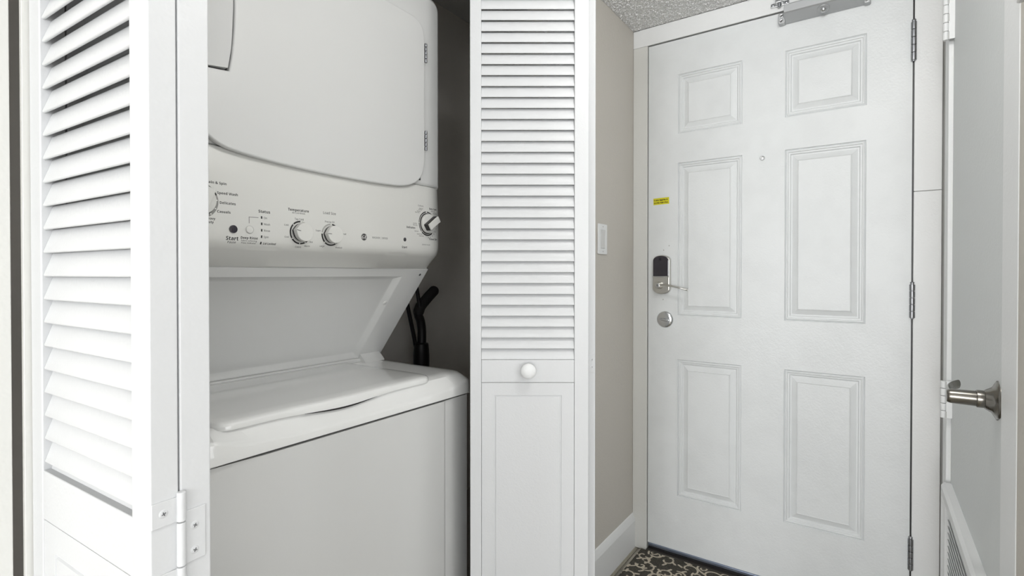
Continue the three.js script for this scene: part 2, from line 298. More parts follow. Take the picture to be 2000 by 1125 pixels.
  part(lk, 'keyhole', box(-0.7002, -0.6978, 1.0905, 1.0985, QD - 0.0521, QD - 0.0512), M.black);
  const lp = []; for (let i = 0; i <= 14; i++) { const t = i / 14, p = -0.694 + 0.113 * t, h = 1.0965 - 0.018 * t * t, q = QD - 0.042 - 0.012 * Math.sin(t * 2.4), w = 0.0085 * (1 - 0.45 * t), k = 0.0032; const ring = []; for (let j = 0; j < 10; j++) { const a = j / 10 * Math.PI * 2; ring.push([p, h + k * Math.cos(a) * 1.3, -(q + w * Math.sin(a))]); } lp.push(ring); }
  part(lk, 'lever', skin(lp, { closed: true, caps: true, crease: 1.2 }), M.nickel);
  // deadbolt
  const db = group('deadbolt', 0, 0, 0, 0, d), DP = -0.684, DH = 0.9565;
  part(db, 'rose', turned([[0, 0.0095], [0.02, 0.0092], [0.028, 0.0078], [0.0325, 0.0035], [0.0335, 0]], [DP, DH, QD], [0, 0, -1], 40), M.chrome);
  const tt = []; for (let i = 0; i <= 10; i++) { const t = i / 5 - 1, w = 0.0056 * Math.sqrt(Math.max(0.04, 1 - t * t)), ring = []; for (let j = 0; j < 12; j++) { const a = j / 12 * Math.PI * 2; ring.push([DP + 0.018 * t + 0.2 * w * Math.cos(a), DH - 0.003 * t + w * Math.cos(a), -(QD - 0.0125 - 0.007 * Math.sin(a))]); } tt.push(ring); }
  part(db, 'thumb_turn', skin(tt, { closed: true, caps: true, crease: 1.2 }), M.chrome);
  for (const [p, h] of [[-0.69, 1.236], [-0.692, 1.037], [-0.668, 1.253]]) part(d, 'screw_dimple', turned([[0, 0.0006], [0.002, 0.0005], [0.0026, 0]], [p, h, QD], [0, 0, -1], 10), M.greyPlastic);
}
// warning sticker above the lock: two lines of small black print
{
  const t = canvasTexture(256, 112, (c, w, h) => {
    c.fillStyle = '#d3cb12'; c.fillRect(0, 0, w, h); c.fillStyle = '#3a3205';
    for (const [y, hh] of [[22, 24], [68, 24]]) { let x = 10; while (x < w - 24) { const k = 4 + rnd() * 10; c.fillRect(x, y + rnd() * 6, k, hh - rnd() * 8); x += k + 3 + (rnd() < 0.25 ? 8 : 0); } }
  });
  const g = new THREE.PlaneGeometry(0.064, 0.0265), b = new THREE.BoxGeometry(0.064, 0.0265, 0.0004); b.translate(0, 0, -0.00022);
  const st = group('sticker', -0.7005, 1.434, QD - 0.0006); st.rotation.z = 0.03;
  tag(st, 'small yellow rectangular sticker with two lines of black print above the door lock', 'sticker');
  mesh('backing', b, std({ color: 0xcfc70f, roughness: 0.6 }), st); mesh('print', g, std({ map: t, roughness: 0.55 }), st);
}
// door closer screwed to the door and to the head of the frame
{
  const c = group('door_closer', -0.14, 2.02, QD);
  tag(c, 'silver hydraulic door closer across the top of the white entry door', 'door closer');
  const prof = shapeOf([[0, 2.0225], [0.010, 2.0225], [0.052, 2.0385], [0.056, 2.042], [0.056, 2.067], [0.053, 2.0705], [0, 2.0705]]);   // (d, h)
  const g = new THREE.ExtrudeGeometry(prof, { depth: 0.228, bevelEnabled: true, bevelThickness: 0.0012, bevelSize: 0.0012, bevelOffset: -0.0012, bevelSegments: 2 });
  g.applyMatrix4(new THREE.Matrix4().set(0, 0, 1, -0.2535, 0, 1, 0, 0, 1, 0, 0, -QD + 0.0004, 0, 0, 0, 1));
  g.index ? 0 : 0; const P = g.attributes.position; for (let i = 0; i < P.count; i += 3) { /* mirrored by the mapping: turn the triangles */ for (const k of ['position', 'normal', 'uv']) { const A = g.attributes[k], s = A.itemSize; for (let j = 0; j < s; j++) { const t = A.array[(i + 1) * s + j]; A.array[(i + 1) * s + j] = A.array[(i + 2) * s + j]; A.array[(i + 2) * s + j] = t; } } }
  g.computeVertexNormals();
  part(c, 'body', uvMetres(g), M.aluminium);
  for (const [p0, p1] of [[-0.2755, -0.2545], [-0.0255, -0.0075]]) {
    const lug = part(c, 'mounting_lug', extrudeQ(roundRect(p0, 2.019, p1, 2.056, 0.005), QD - 0.026, QD - 0.0004, 0.002), M.aluminium);
    for (const h of [2.028, 2.046]) { part(lug, 'screw', turned([[0, 0.0003], [0.0035, 0.0008], [0.0052, 0.0016], [0.0062, 0.001], [0.0066, 0]], [(p0 + p1) / 2, h, QD - 0.026], [0, 0, -1], 20), M.chrome); part(lug, 'screw_recess', turned([[0, 0.0012], [0.003, 0.0012], [0.003, 0]], [(p0 + p1) / 2, h, QD - 0.0262], [0, 0, -1], 6), M.black); }
  }
  const N = [0.0, -1, -0.38];
  part(c, 'pinion_flange', turned([[0, 0.004], [0.015, 0.004], [0.019, 0.0025], [0.019, 0]], [-0.138, 2.031, QD - 0.033], N, 10), M.aluminium);
  part(c, 'pinion_nut', turned([[0, 0.014], [0.005, 0.014], [0.0055, 0.010], [0.0092, 0.010], [0.0095, 0.004], [0.0095, 0]], [-0.138, 2.031, QD - 0.033], N, 6), M.chrome);
  part(c, 'spindle', turned([[0, 0.045], [0.008, 0.045], [0.008, 0]], [-0.138, 2.07, QD - 0.033], [0, 1, 0], 16), M.aluminium);
  part(c, 'arm', merge([box(-0.148, -0.128, 2.108, 2.114, QD - 0.20, QD - 0.02, 0.002), tube([[-0.138, 2.118, QD - 0.195], [-0.2, 2.118, QD - 0.11], [-0.272, 2.118, QD - 0.025]], 0.006, 10)]), M.aluminium);
  const sh = part(c, 'shoe', merge([box(-0.302, -0.243, 2.089, 2.1035, QD - 0.0105, QD - 0.0042, 0.002), box(-0.284, -0.262, 2.092, 2.124, QD - 0.034, QD - 0.006, 0.003)]), M.chrome);
  for (const p of [-0.295, -0.252]) part(sh, 'screw', turned([[0, 0.002], [0.004, 0.0015], [0.005, 0]], [p, 2.0965, QD - 0.0105], [0, 0, -1], 14), M.hingeSteel);
  part(sh, 'pivot_bolt', turned([[0, 0.01], [0.005, 0.01], [0.006, 0.008], [0.006, 0]], [-0.273, 2.092, QD - 0.02], [0, -1, 0], 12), M.hingeSteel);
}

// ------------------------------------------------------------------ utility door in the right wall
{
  const d = group('door_2', 0.175, 0.012, 1.80); d.userData.kind = 'structure';
  d.userData.label = 'white utility closet door with a lever handle and a vent in the right wall';
  part(d, 'door_slab', box(0.175, RW - 0.0005, 0.012, 2.04, 1.125, 1.797, 0.001), M.slabPaint);
  for (const [a, b] of [[0.7585, 0.857], [1.757, 1.872]]) {                    // painted hinges on the far edge
    const hg = group('hinge', 0, 0, 0, 0, d);
    part(hg, 'plate', box(0.1625, 0.1752, a, b, 1.7755, 1.7785, 0.0008), M.trimPaint); part(hg, 'plate', box(0.1535, 0.1752, a + 0.002, b - 0.002, 1.786, 1.789, 0.0008), M.trimPaint);
    for (let k = 0; k < 5; k++) { const y0 = a + (b - a) * k / 5, L = (b - a) / 5 - 0.0012; part(hg, 'knuckle', turned([[0, 0], [0.0056, 0], [0.0062, 0.0006], [0.0062, L - 0.0006], [0.0056, L], [0, L]], [0.1572, y0, 1.7815], [0, 1, 0], 14), M.trimPaint); if (k % 2 === 0) part(hg, 'knuckle_slot', box(0.1618, 0.1638, y0 + 0.001, y0 + L - 0.001, 1.775, 1.7752), M.greyPlastic); }
  }
  const lv = group('lever_handle', 0, 0, 0, 0, d), HQ = 1.178, HH = 0.927;
  part(lv, 'rose', turned([[0, 0.019], [0.0135, 0.019], [0.0165, 0.0165], [0.0215, 0.0085], [0.029, 0.0042], [0.033, 0.0025], [0.0335, 0]], [0.175, HH, HQ], [-1, 0, 0], 8), M.darkNickel);
  part(lv, 'collar', turned([[0.0145, 0], [0.0148, 0.002], [0.0148, 0.0095], [0.0135, 0.0105], [0, 0.0105]], [0.1575, HH, HQ], [-1, 0, 0], 28), M.darkNickel);
  part(lv, 'neck', turned([[0.0128, 0], [0.013, 0.002], [0.0122, 0.034], [0.0108, 0.0385], [0.009, 0.0395], [0, 0.0395]], [0.1475, HH, HQ], [-1, 0, 0], 28), M.darkNickel);
  const rows = []; for (let i = 0; i <= 12; i++) { const t = i / 12, q = HQ + 0.004 + 0.105 * t, p = 0.1135 + 0.022 * t * t * t, h = HH + 0.004 * t, w = 0.0095 - 0.001 * t, ring = []; for (let j = 0; j < 12; j++) { const a = j / 12 * Math.PI * 2; ring.push([p + 0.0035 * Math.cos(a), h + w * Math.sin(a), -q]); } rows.push(ring); }
  part(lv, 'lever', skin(rows, { closed: true, caps: true, crease: 1.2, flip: true }), M.darkNickel);
  // return-air grille low on the door: mitred frame and blades
  const vg = group('vent_grille', 0, 0, 0, 0, d), Q0 = 1.17, Q1 = 1.775, V0 = 0.06, V1 = 0.588;
  const prof = [[0, 0.1749], [0, 0.159], [0.006, 0.153], [0.02, 0.1515], [0.028, 0.156], [0.036, 0.158], [0.042, 0.167], [0.042, 0.1749]];
  const rings = prof.map(([i, p]) => [[p, V0 + i, -(Q0 + i)], [p, V0 + i, -(Q1 - i)], [p, V1 - i, -(Q1 - i)], [p, V1 - i, -(Q0 + i)]]);
  part(vg, 'frame', skin(rings, { closed: true, crease: 0.3, flip: true }), M.trimPaint);
  const nb = 26, bh = (V1 - V0 - 0.088) / nb, proto = box(-0.0007, 0.0007, 0, 0.0165, Q0 + 0.043, Q1 - 0.043); proto.rotateZ(0.7);
  for (let k = 0; k < nb; k++) { const b = mesh('slat', proto, M.trimPaint, vg); b.position.set(0.1735 - 0.175, V0 + 0.045 + bh * k - 0.012, 1.80); }
  // casing around the opening
  structure('trim_10', box(0.165, RW, 0, 2.11, 1.7985, 1.872, 0.0015), M.trimPaint);
  structure('trim_11', merge([box(0.165, RW, 0, 2.11, 0.985, 1.09, 0.003), box(0.172, RW, 0, 2.06, 1.0905, 1.124, 0.001)]), M.trimPaint);
  structure('trim_12', box(0.165, RW, 2.042, 2.11, 1.0905, 1.798, 0.0015), M.trimPaint);
}
{
  const b = group('control_box', 0.166, 1.50, 0.932);
  tag(b, 'small white plastic box high on the wall at the top right corner', 'box');
  part(b, 'cover', box(0.156, 0.1645, 1.5, 1.59, 0.908, 0.955, 0.003), M.trimPaint);
  part(b, 'backplate', box(0.1645, 0.166, 1.503, 1.587, 0.911, 0.952), M.trimPaint);
}
// rocker switch on the beige strip
{
  const s = group('light_switch', LW, 1.268, 1.754); tag(s, 'white rocker light switch on the narrow beige wall beside the entry door', 'light switch');
  const A = 1.7165, B = 1.791, C = 1.2125, D = 1.3235;
  const sh = roundRect(A, C, B, D, 0.004); sh.holes.push(roundRect(1.737, 1.234, 1.7705, 1.302, 0.001, THREE.Path));
  part(s, 'cover_plate', extrudeP(sh, LW + 0.0002, LW + 0.006, 0.002), M.trimPaint);
  part(s, 'rocker', skin([[1.7378, 0], [1.7697, 0]].map(([q]) => [[LW + 0.0005, 1.2348, -q], [LW + 0.0075, 1.2348, -q], [LW + 0.0055, 1.268, -q], [LW + 0.009, 1.3012, -q], [LW + 0.0005, 1.3012, -q]]), { closed: true, caps: true, crease: 0.2 }), M.white);
  for (const h of [1.2225, 1.3135]) part(s, 'screw', turned([[0, 0.0008], [0.002, 0.0007], [0.0026, 0]], [LW + 0.006, h, 1.754], [1, 0, 0], 12), M.greyPlastic);
}
// patterned rug in front of the entry door
{
  const W = 0.82, L = 1.3, P0 = -0.774, Q1 = 2.046;
  const tex = canvasTexture(1280, 2048, (c, w, h) => {
    c.fillStyle = '#45423b'; c.fillRect(0, 0, w, h);
    for (let i = 0; i < 42000; i++) { const v = 26 + rnd() * 95; c.fillStyle = `rgb(${v},${v * 0.96},${v * 0.88})`; c.fillRect(rnd() * w, rnd() * h, 3, 3); }
    c.lineCap = 'round'; c.lineJoin = 'round'; c.strokeStyle = '#cdc3b0';
    const curl = (x, y, r, a, turn, lw) => { c.lineWidth = lw; c.beginPath(); for (let k = 0; k <= 26; k++) { const t = k / 26, rr = r * (1 - 0.78 * t), b = a + turn * t * 5.2, X = x + rr * Math.cos(b), Y = y + rr * Math.sin(b); k ? c.lineTo(X, Y) : c.moveTo(X, Y); } c.stroke(); };
    for (let i = -1; i < 11; i++) for (let j = -1; j < 17; j++) {
      const x = (i + 0.5 + (j % 2 ? 0.45 : 0)) * w / 9.6 - 20 + (rnd() - 0.5) * 30, y = (j + 0.5) * h / 16 + (rnd() - 0.5) * 30, a = rnd() * 6.28, s = rnd() < 0.5 ? 1 : -1;
      curl(x, y, 50 + rnd() * 16, a, s, 11); curl(x + 84 * Math.cos(a), y + 84 * Math.sin(a), 32, a + 3.14, -s, 10);
      c.lineWidth = 12; c.beginPath(); c.moveTo(x + 46 * Math.cos(a), y + 46 * Math.sin(a)); c.quadraticCurveTo(x + 90 * Math.cos(a + 0.6), y + 90 * Math.sin(a + 0.6), x + 120 * Math.cos(a + 0.1), y + 120 * Math.sin(a + 0.1)); c.stroke();
      for (let k = 0; k < 3; k++) { const b = a + 1 + k * 1.3; c.lineWidth = 14; c.beginPath(); c.moveTo(x + 40 * Math.cos(b), y + 40 * Math.sin(b)); c.lineTo(x + 62 * Math.cos(b + 0.25), y + 62 * Math.sin(b + 0.25)); c.stroke(); }
    }
    for (let i = 0; i < 60000; i++) { const v = rnd(); c.fillStyle = v < 0.5 ? 'rgba(30,28,24,0.5)' : 'rgba(150,142,128,0.22)'; c.fillRect(rnd() * w, rnd() * h, 3, 3); }
  });
  const r = group('rug', P0 + W / 2, 0, Q1 - L / 2); tag(r, 'dark charcoal rug with cream scrolling pattern on the hall floor by the entry door', 'rug');
  const top = new THREE.PlaneGeometry(W, L, 1, 1); top.rotateX(-Math.PI / 2); top.translate(0, 0.0092, 0);
  mesh('pile', top, std({ map: tex, roughness: 0.95, bumpMap: rep(peel, 1), bumpScale: 0.002 }), r);
  mesh('backing', new THREE.BoxGeometry(W, 0.008, L).translate(0, 0.005, 0), std({ color: new THREE.Color(0.035, 0.032, 0.028), roughness: 0.95 }), r);
}

// ------------------------------------------------------------------ louvred bifold doors
const THICK = 0.0255, LH0 = 0.02, LH1 = 2.035;
const slatCache = {};
function slatGeo(len) {
  const key = len.toFixed(4); if (slatCache[key]) return slatCache[key];
  const s = new THREE.Shape(), r = 0.0021, A = [-0.0045, 0.0021], B = [-0.0135, 0.0279], a = Math.atan2(B[1] - A[1], B[0] - A[0]);
  s.absarc(B[0], B[1], r, a - Math.PI / 2, a + Math.PI / 2, false); s.absarc(A[0], A[1], r, a + Math.PI / 2, a + Math.PI * 1.5, false); s.closePath();
  const g = new THREE.ExtrudeGeometry(s, { depth: len, bevelEnabled: false, curveSegments: 4 });
  g.applyMatrix4(new THREE.Matrix4().set(0, 0, 1, 0, 0, 1, 0, 0, 1, 0, 0, 0, 0, 0, 0, 1));      // (z, y, x): outline (z, y) swept along x
  const P = g.attributes.position.array; for (let i = 0; i < P.length; i += 9) for (let j = 0; j < 3; j++) { const t = P[i + 3 + j]; P[i + 3 + j] = P[i + 6 + j]; P[i + 6 + j] = t; }
  return slatCache[key] = uvMetres(toCreasedNormals(g, 0.7));
}
// local frame: x across the leaf, y up, room face at z = 0, closet face at z = -T
function leaf(parent, x, q, turn, o) {
  const g = group('door_leaf', 0, 0, 0, turn, parent); g.position.set(x - parent.position.x, 0, -q - parent.position.z);
  const { W, sl, sr, line, pitch, rail } = o, T = o.T ?? THICK, m = M.doorPaint;
  mesh('stile', lbox(0, sl, LH0, LH1, -T, 0, 0.0018), m, g); mesh('stile', lbox(W - sr, W, LH0, LH1, -T, 0, 0.0018), m, g);
  const a = sl + 0.0003, b = W - sr - 0.0003;
  mesh('rail', lbox(a, b, rail - 0.0595, rail, -T + 0.0003, -0.0003, 0.0015), m, g); mesh('rail', lbox(a, b, LH0, LH0 + 0.11, -T + 0.0003, -0.0003, 0.0015), m, g); mesh('rail', lbox(a, b, LH1 - 0.07, LH1, -T + 0.0003, -0.0003, 0.0015), m, g);
  const sg = slatGeo(b - a); let y = line; while (y - pitch > rail - 0.027) y -= pitch; if (y < rail && Math.abs(line - rail) < 0.002) y += pitch;
  for (; y < LH1 - 0.075; y += pitch) { const s = mesh('slat', sg, m, g); s.position.set(a, y, 0); }
  const front = ringPanel(a, LH0 + 0.1105, b, rail - 0.06, [[0, -0.0035], [0.0006, -0.0012], [0.0335, -0.0012], [0.0345, -0.0032], [0.0365, -0.0032], [0.038, -0.0012]]);
  const back = front.clone(); back.rotateY(Math.PI); back.translate(W + sl - sr, 0, -T);
  mesh('panel', merge([front, back, lbox(a, b, LH0 + 0.1105, rail - 0.06, -T + 0.005, -0.005)]), m, g);
  return g;
}
function plateWithScrews(g, x, z0, z1, y0, y1, holes, dir) {           // hinge plate on an end edge of a leaf (plane x = const), facing dir
  const t = 0.0016 * dir; mesh('hinge_plate', lbox(Math.min(x, x + t), Math.max(x, x + t), y0, y1, z0, z1, 0.0006), M.doorPaint, g);
  for (const [z, y] of holes) { const s = turned([[0, 0.0009], [0.0032, 0.0007], [0.0042, 0]], [x + t, y, -z], [dir, 0, 0], 16); mesh('screw', s, M.doorPaint, g); for (const r of [0.4, 0.4 + Math.PI / 2]) { const b = new THREE.BoxGeometry(0.0006, 0.004, 0.0009); b.rotateX(r); b.translate(x + t + dir * 0.0009, y, z); mesh('screw_slot', b, M.hingeSteel, g); } }
}
{
  // left pair, folded open against the left jamb
  const L = group('bifold_door', -0.8628, 0, 0.1868); tag(L, 'white louvred bifold closet door folded open at the left, seen edge-on beside the washer', 'closet door');
  const th = Math.atan2(0.05633, 0.99841), o1 = { W: 0.3045, sl: 0.034, sr: 0.0372, line: 1.1368, pitch: 0.02845, rail: 0.9005 };
  const l1 = leaf(L, -0.8628, 0.1868, th, o1);
  const B = [-0.8628 + 0.3045 * 0.99841, 0.1868 + 0.3045 * 0.05633], v = [-0.05633, 0.99841], K = [B[0] + v[0] * 0.0565, B[1] + v[1] * 0.0565];
  const l2 = leaf(L, K[0], K[1], Math.PI + th, { ...o1, sl: 0.0372, sr: 0.034, T: 0.0297 });
  plateWithScrews(l1, 0.3045, -0.0245, -0.0008, 0.8965, 0.921, [[-0.0108, 0.9093]], 1);
  plateWithScrews(l1, 0.3045, -0.0245, -0.0008, 0.79, 0.8505, [[-0.0108, 0.838], [-0.0108, 0.805]], 1);
  plateWithScrews(l2, 0, -0.0308, -0.0062, 0.8515, 0.904, [[-0.017, 0.887], [-0.017, 0.862]], -1);
  for (const [y0, y1] of [[0.8965, 0.9255], [0.8525, 0.8955], [0.79, 0.8515]]) mesh('hinge_barrel', turned([[0, 0], [0.0036, 0], [0.0042, 0.0006], [0.0042, y1 - y0 - 0.001], [0.0036, y1 - y0], [0, y1 - y0]], [0.3045 + 0.0026, y0, THICK + 0.001], [0, 1, 0], 16), M.doorPaint, l1);
  // right pair, half folded in front of the right end of the opening
  const R = group('bifold_door', -0.8694, 0, 1.0554); tag(R, 'white louvred bifold closet door with a round knob beside the beige wall', 'closet door');
  const o3 = { W: 0.313, sl: 0.0297, sr: 0.0378, line: 0.913, pitch: 0.02886, rail: 0.9128 };
  const l3 = leaf(R, -0.8694, 1.0554, YAW, o3);
  mesh('knob', turned([[0.0075, 0], [0.0075, 0.008], [0.012, 0.0125], [0.0185, 0.0165], [0.0205, 0.0215], [0.0195, 0.0265], [0.014, 0.0305], [0.007, 0.0322], [0, 0.0325]], [0.1532, 0.8875, 0], [0, 0, -1], 36), M.trimPaint, l3);
  const rr = [-0.8694 + 0.313 * Math.cos(YAW), 1.0554 + 0.313 * Math.sin(YAW)], kk = [rr[0] - THICK * 1.06 * Math.sin(YAW), rr[1] + THICK * 1.06 * Math.cos(YAW)];
  const w = [-0.8237, 0.567], n3 = [0.567, 0.8237];
  const l4 = leaf(R, kk[0] + THICK * n3[0], kk[1] + THICK * n3[1], Math.atan2(w[1], w[0]), { ...o3, sl: 0.0378, sr: 0.0297 });
  plateWithScrews(l4, 0, -0.022, -0.004, 0.875, 0.922, [[-0.012, 0.909], [-0.012, 0.889]], -1);
}

// ------------------------------------------------------------------ stacked washer and dryer
{
  const Wd = group('laundry_center', -1.34, 0, 0.79); tag(Wd, 'white stacked washer and dryer unit standing in the open closet', 'washer dryer');
  const A = 0.43, B = 1.15, onto = (q, h, p) => [q * p / 1.065, 1.14 + (h - 1.14) * p / 1.065];     // from the plane p = -1.065 to a plane nearer or farther
  // cabinet: plan outline extruded upwards, with a soft vertical break near the right corner
  {
    const pl = [[-1.72, A], [-0.975, A], [-0.963, A + 0.004], [-0.957, A + 0.012], [-0.9525, A + 0.09], [-0.950, A + 0.105], [-0.950, 1.040], [-0.9512, 1.046], [-0.9535, 1.051], [-0.9555, 1.141], [-0.958, 1.148], [-0.966, 1.1525], [-1.72, 1.1525]];
    part(Wd, 'washer_cabinet', skin([0.025, 0.7945].map((h) => pl.map(([p, q]) => [p, h, -q])), { closed: true, caps: true, crease: 0.35 }), M.enamel);
    for (const [p, q] of [[-1.0, 0.5], [-1.0, 1.08], [-1.65, 0.5], [-1.65, 1.08]]) part(Wd, 'foot', turned([[0, 0], [0.02, 0], [0.02, 0.026], [0, 0.026]], [p, 0, q], [0, 1, 0], 12), M.rubber);
    part(Wd, 'seam', box(-1.7, -0.958, 0.7945, 0.7985, A + 0.008, 1.142), M.black);
  }
  // top deck: front fascia slopes down to a lip that rises towards both corners
  {
    const rows = [], N = 44;
    for (let i = 0; i <= N; i++) {
      const q = A + (B - A) * i / N, e = Math.abs(q - 0.79) / 0.36, up = Math.pow(e, 5), hl = 0.8195 + 0.0255 * up, c = Math.max(0, (e - 0.93) / 0.07), r = 0.008 * c * c, bk = 0.03 * c * c;
      rows.push([[-1.36, 0.80, -q], [-1.36, 0.862 - r, -q], [-1.0 - bk, 0.862 - r, -q], [-0.978 - bk * 0.8, 0.860 - r, -q], [-0.967 - bk * 0.6, 0.855 - r, -q], [-0.951 - bk * 0.3, hl + 0.004 - r, -q], [-0.9465 - bk * 0.25, hl - 0.001 - r, -q], [-0.945 - bk * 0.25, hl - 0.006 - r, -q], [-0.9455 - bk * 0.2, 0.801, -q], [-0.949, 0.7988, -q], [-0.96, 0.7986, -q]]);
    }
    part(Wd, 'top_deck', skin(rows, { closed: true, caps: true, crease: 0.55 }), M.plastic);
  }
  // lid: front lip dips in the middle to make a finger grip
  {
    const rows = [], N = 60, q0 = 0.452, q1 = 1.012;
    for (let i = 0; i <= N; i++) {
      const t = i / N, q = q0 + (q1 - q0) * t, e = Math.min(t, 1 - t) / 0.06, k = e < 1 ? Math.sqrt(1 - (1 - e) * (1 - e)) : 1;
      const s = Math.max(0, 1 - Math.abs(q - 0.725) / 0.17), b = s * s * (3 - 2 * s), f = -0.958 - 0.035 * (1 - k) + 0.007 * b, bo = 0.8575 - 0.004 * (1 - b) - 0.010 * b, top = 0.871 - 0.004 * (1 - k);
      rows.push([[-1.318, 0.8625, -q], [-1.316, top - 0.003, -q], [-1.305, top, -q], [f - 0.04, top + 0.0008, -q], [f - 0.012, top - 0.0005, -q], [f - 0.003, top - 0.004, -q], [f, top - 0.0085, -q], [f - 0.0008, bo + 0.001, -q], [f - 0.005, bo, -q], [f - 0.014, bo + 0.003, -q], [f - 0.03, 0.8626, -q]]);
    }
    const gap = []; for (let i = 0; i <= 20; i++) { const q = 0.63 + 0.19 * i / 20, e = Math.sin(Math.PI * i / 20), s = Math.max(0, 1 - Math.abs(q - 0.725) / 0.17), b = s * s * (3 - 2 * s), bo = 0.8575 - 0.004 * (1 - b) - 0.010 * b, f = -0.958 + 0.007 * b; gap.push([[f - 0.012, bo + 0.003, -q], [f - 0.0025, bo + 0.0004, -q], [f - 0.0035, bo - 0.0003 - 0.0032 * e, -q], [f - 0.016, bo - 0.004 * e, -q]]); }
    part(Wd, 'lip_shadow', skin(gap, { closed: true, caps: true }), M.rubber);  // dark lens standing in for the shadow under the lid lip
    part(Wd, 'washer_lid', skin(rows, { closed: true, caps: true, crease: 0.7 }), M.plastic);
  }
  // slanted back panel between washer and dryer with a pressed field
  {
    const a = new THREE.Vector3(-1.335, 0.872, 0), u = new THREE.Vector3(-1.113 + 1.335, 1.1535 - 0.872, 0), len = u.length(); u.normalize(); const n = new THREE.Vector3(u.y, -u.x, 0);
    const pos = [], quad = (p, q, r, s) => pos.push(...p, ...q, ...r, ...p, ...r, ...s);
    const P = (q, s, d) => { const v = a.clone().addScaledVector(u, s).addScaledVector(n, d); return [v.x, v.y, -q]; };
    const rect = (q0, s0, q1, s1, d) => [P(q0, s0, d), P(q1, s0, d), P(q1, s1, d), P(q0, s1, d)];
    const R0 = rect(A, 0, B, len, 0), R1 = rect(A + 0.02, 0.006, 1.062, len - 0.026, 0), R2 = rect(A + 0.023, 0.008, 1.057, len - 0.029, -0.002), R3 = rect(A + 0.03, 0.018, 1.043, len - 0.045, -0.0125), R4 = rect(A + 0.034, 0.022, 1.038, len - 0.049, -0.014);
    for (const [X, Y] of [[R0, R1], [R1, R2], [R2, R3], [R3, R4]]) for (let j = 0; j < 4; j++) { const k = (j + 1) % 4; quad(X[j], X[k], Y[k], Y[j]); }
    quad(...R4);
    const bk = rect(A, 0, B, len, -0.03); for (let j = 0; j < 4; j++) { const k = (j + 1) % 4; quad(R0[k], R0[j], bk[j], bk[k]); } quad(bk[3], bk[2], bk[1], bk[0]);
    const gg = mergeVertices(new THREE.BufferGeometry().setAttribute('position', new THREE.Float32BufferAttribute(pos, 3)));
    part(Wd, 'back_panel', uvMetres(toCreasedNormals(gg, 0.5)), M.enamel);
    const at = (q, s, d) => { const v = P(q, s, d); return [v[0], v[1], -v[2]]; };
    part(Wd, 'bumper', turned([[0, 0.002], [0.006, 0.0016], [0.0075, 0]], at(1.052, len * 0.64, -0.003), [n.x, n.y, 0], 20), M.plastic);
    part(Wd, 'panel_screw', turned([[0, 0.001], [0.0035, 0.0008], [0.004, 0]], at(1.128, len - 0.02, 0), [n.x, n.y, 0], 12), M.hingeSteel);
    // ledge under the panel with the raised lid hinge at the right
    part(Wd, 'ledge', box(-1.36, -1.322, 0.8615, 0.874, A, 1.145, 0.004), M.enamel);
    part(Wd, 'lid_hinge', skin([[1.063, -0.001], [1.068, 0], [1.135, 0], [1.142, -0.003]].map(([q, d]) => [[-1.35, 0.862, -q], [-1.35, 0.892 + d, -q], [-1.325, 0.889 + d, -q], [-1.306, 0.872 + d, -q], [-1.297 + d, 0.862, -q]]), { closed: true, caps: true, crease: 0.4 }), M.enamel);
  }
  // dryer body
  {
    const s = new THREE.Shape(); s.moveTo(A, 1.16); s.lineTo(B, 1.16); s.lineTo(B, 1.918); s.quadraticCurveTo(B - 0.002, 1.944, B - 0.03, 1.948); s.lineTo(A + 0.03, 1.948); s.quadraticCurveTo(A + 0.002, 1.944, A, 1.918); s.closePath();
    const t = new THREE.Shape(); t.moveTo(A, 1.3965); t.lineTo(B, 1.3965); t.lineTo(B, 1.918); t.quadraticCurveTo(B - 0.002, 1.944, B - 0.03, 1.948); t.lineTo(A + 0.03, 1.948); t.quadraticCurveTo(A + 0.002, 1.944, A, 1.918); t.closePath();
    part(Wd, 'dryer_cabinet', merge([extrudeP(s, -1.72, -1.118), extrudeP(t, -1.13, -1.066, 0.009, 4)]), M.enamel);
  }
  // control console with all its print
  {
    const V0 = 1.19, V1 = 1.40, pxm = 2048 / (B - A), H = Math.round((V1 - V0) * pxm);
    const tex = canvasTexture(2048, H, (c, w, h) => {
      c.fillStyle = '#d9d9d5'; c.fillRect(0, 0, w, h);
      const X = (q) => (q - A) * pxm, Y = (hh) => (V1 - hh) * pxm, ink = '#191919';
      const text = (s, q, hh, size, al = 'center', bold = false, col = ink) => { c.fillStyle = col; c.font = `${bold ? 'bold ' : ''}${Math.round(size * pxm)}px sans-serif`; c.textAlign = al; c.textBaseline = 'middle'; c.fillText(s, X(q), Y(hh)); };
      const arc = (q, hh, r, a0, a1, lw, col = ink) => { c.strokeStyle = col; c.lineWidth = lw * pxm; c.beginPath(); c.arc(X(q), Y(hh), r * pxm, -a1 * Math.PI / 180, -a0 * Math.PI / 180); c.stroke(); };
      const dot = (q, hh, r, col) => { c.fillStyle = col; c.beginPath(); c.arc(X(q), Y(hh), r * pxm, 0, 7); c.fill(); };
      const onRing = (q, hh, r, a) => [q + r * Math.cos(a * Math.PI / 180), hh + r * Math.sin(a * Math.PI / 180)];
      // cycle dial at the left
      arc(0.472, 1.282, 0.0325, -60, 22, 0.005, '#8d8d8a'); arc(0.472, 1.282, 0.0325, 22, 75, 0.005); for (const a of [55, 32, 5, -25, -50]) dot(...onRing(0.472, 1.282, 0.0325, a), 0.0013, '#f4f4f0');
      text('Drain & Spin', 0.4815, 1.3195, 0.0072, 'left', true); text('Speed Wash', 0.5045, 1.3005, 0.0072, 'left', true); text('Delicates', 0.509, 1.2815, 0.0072, 'left', true); text('Casuals', 0.504, 1.2635, 0.0072, 'left', true); text('Heavy', 0.483, 1.248, 0.006, 'left', true); text('Duty', 0.484, 1.241, 0.006, 'left', true);
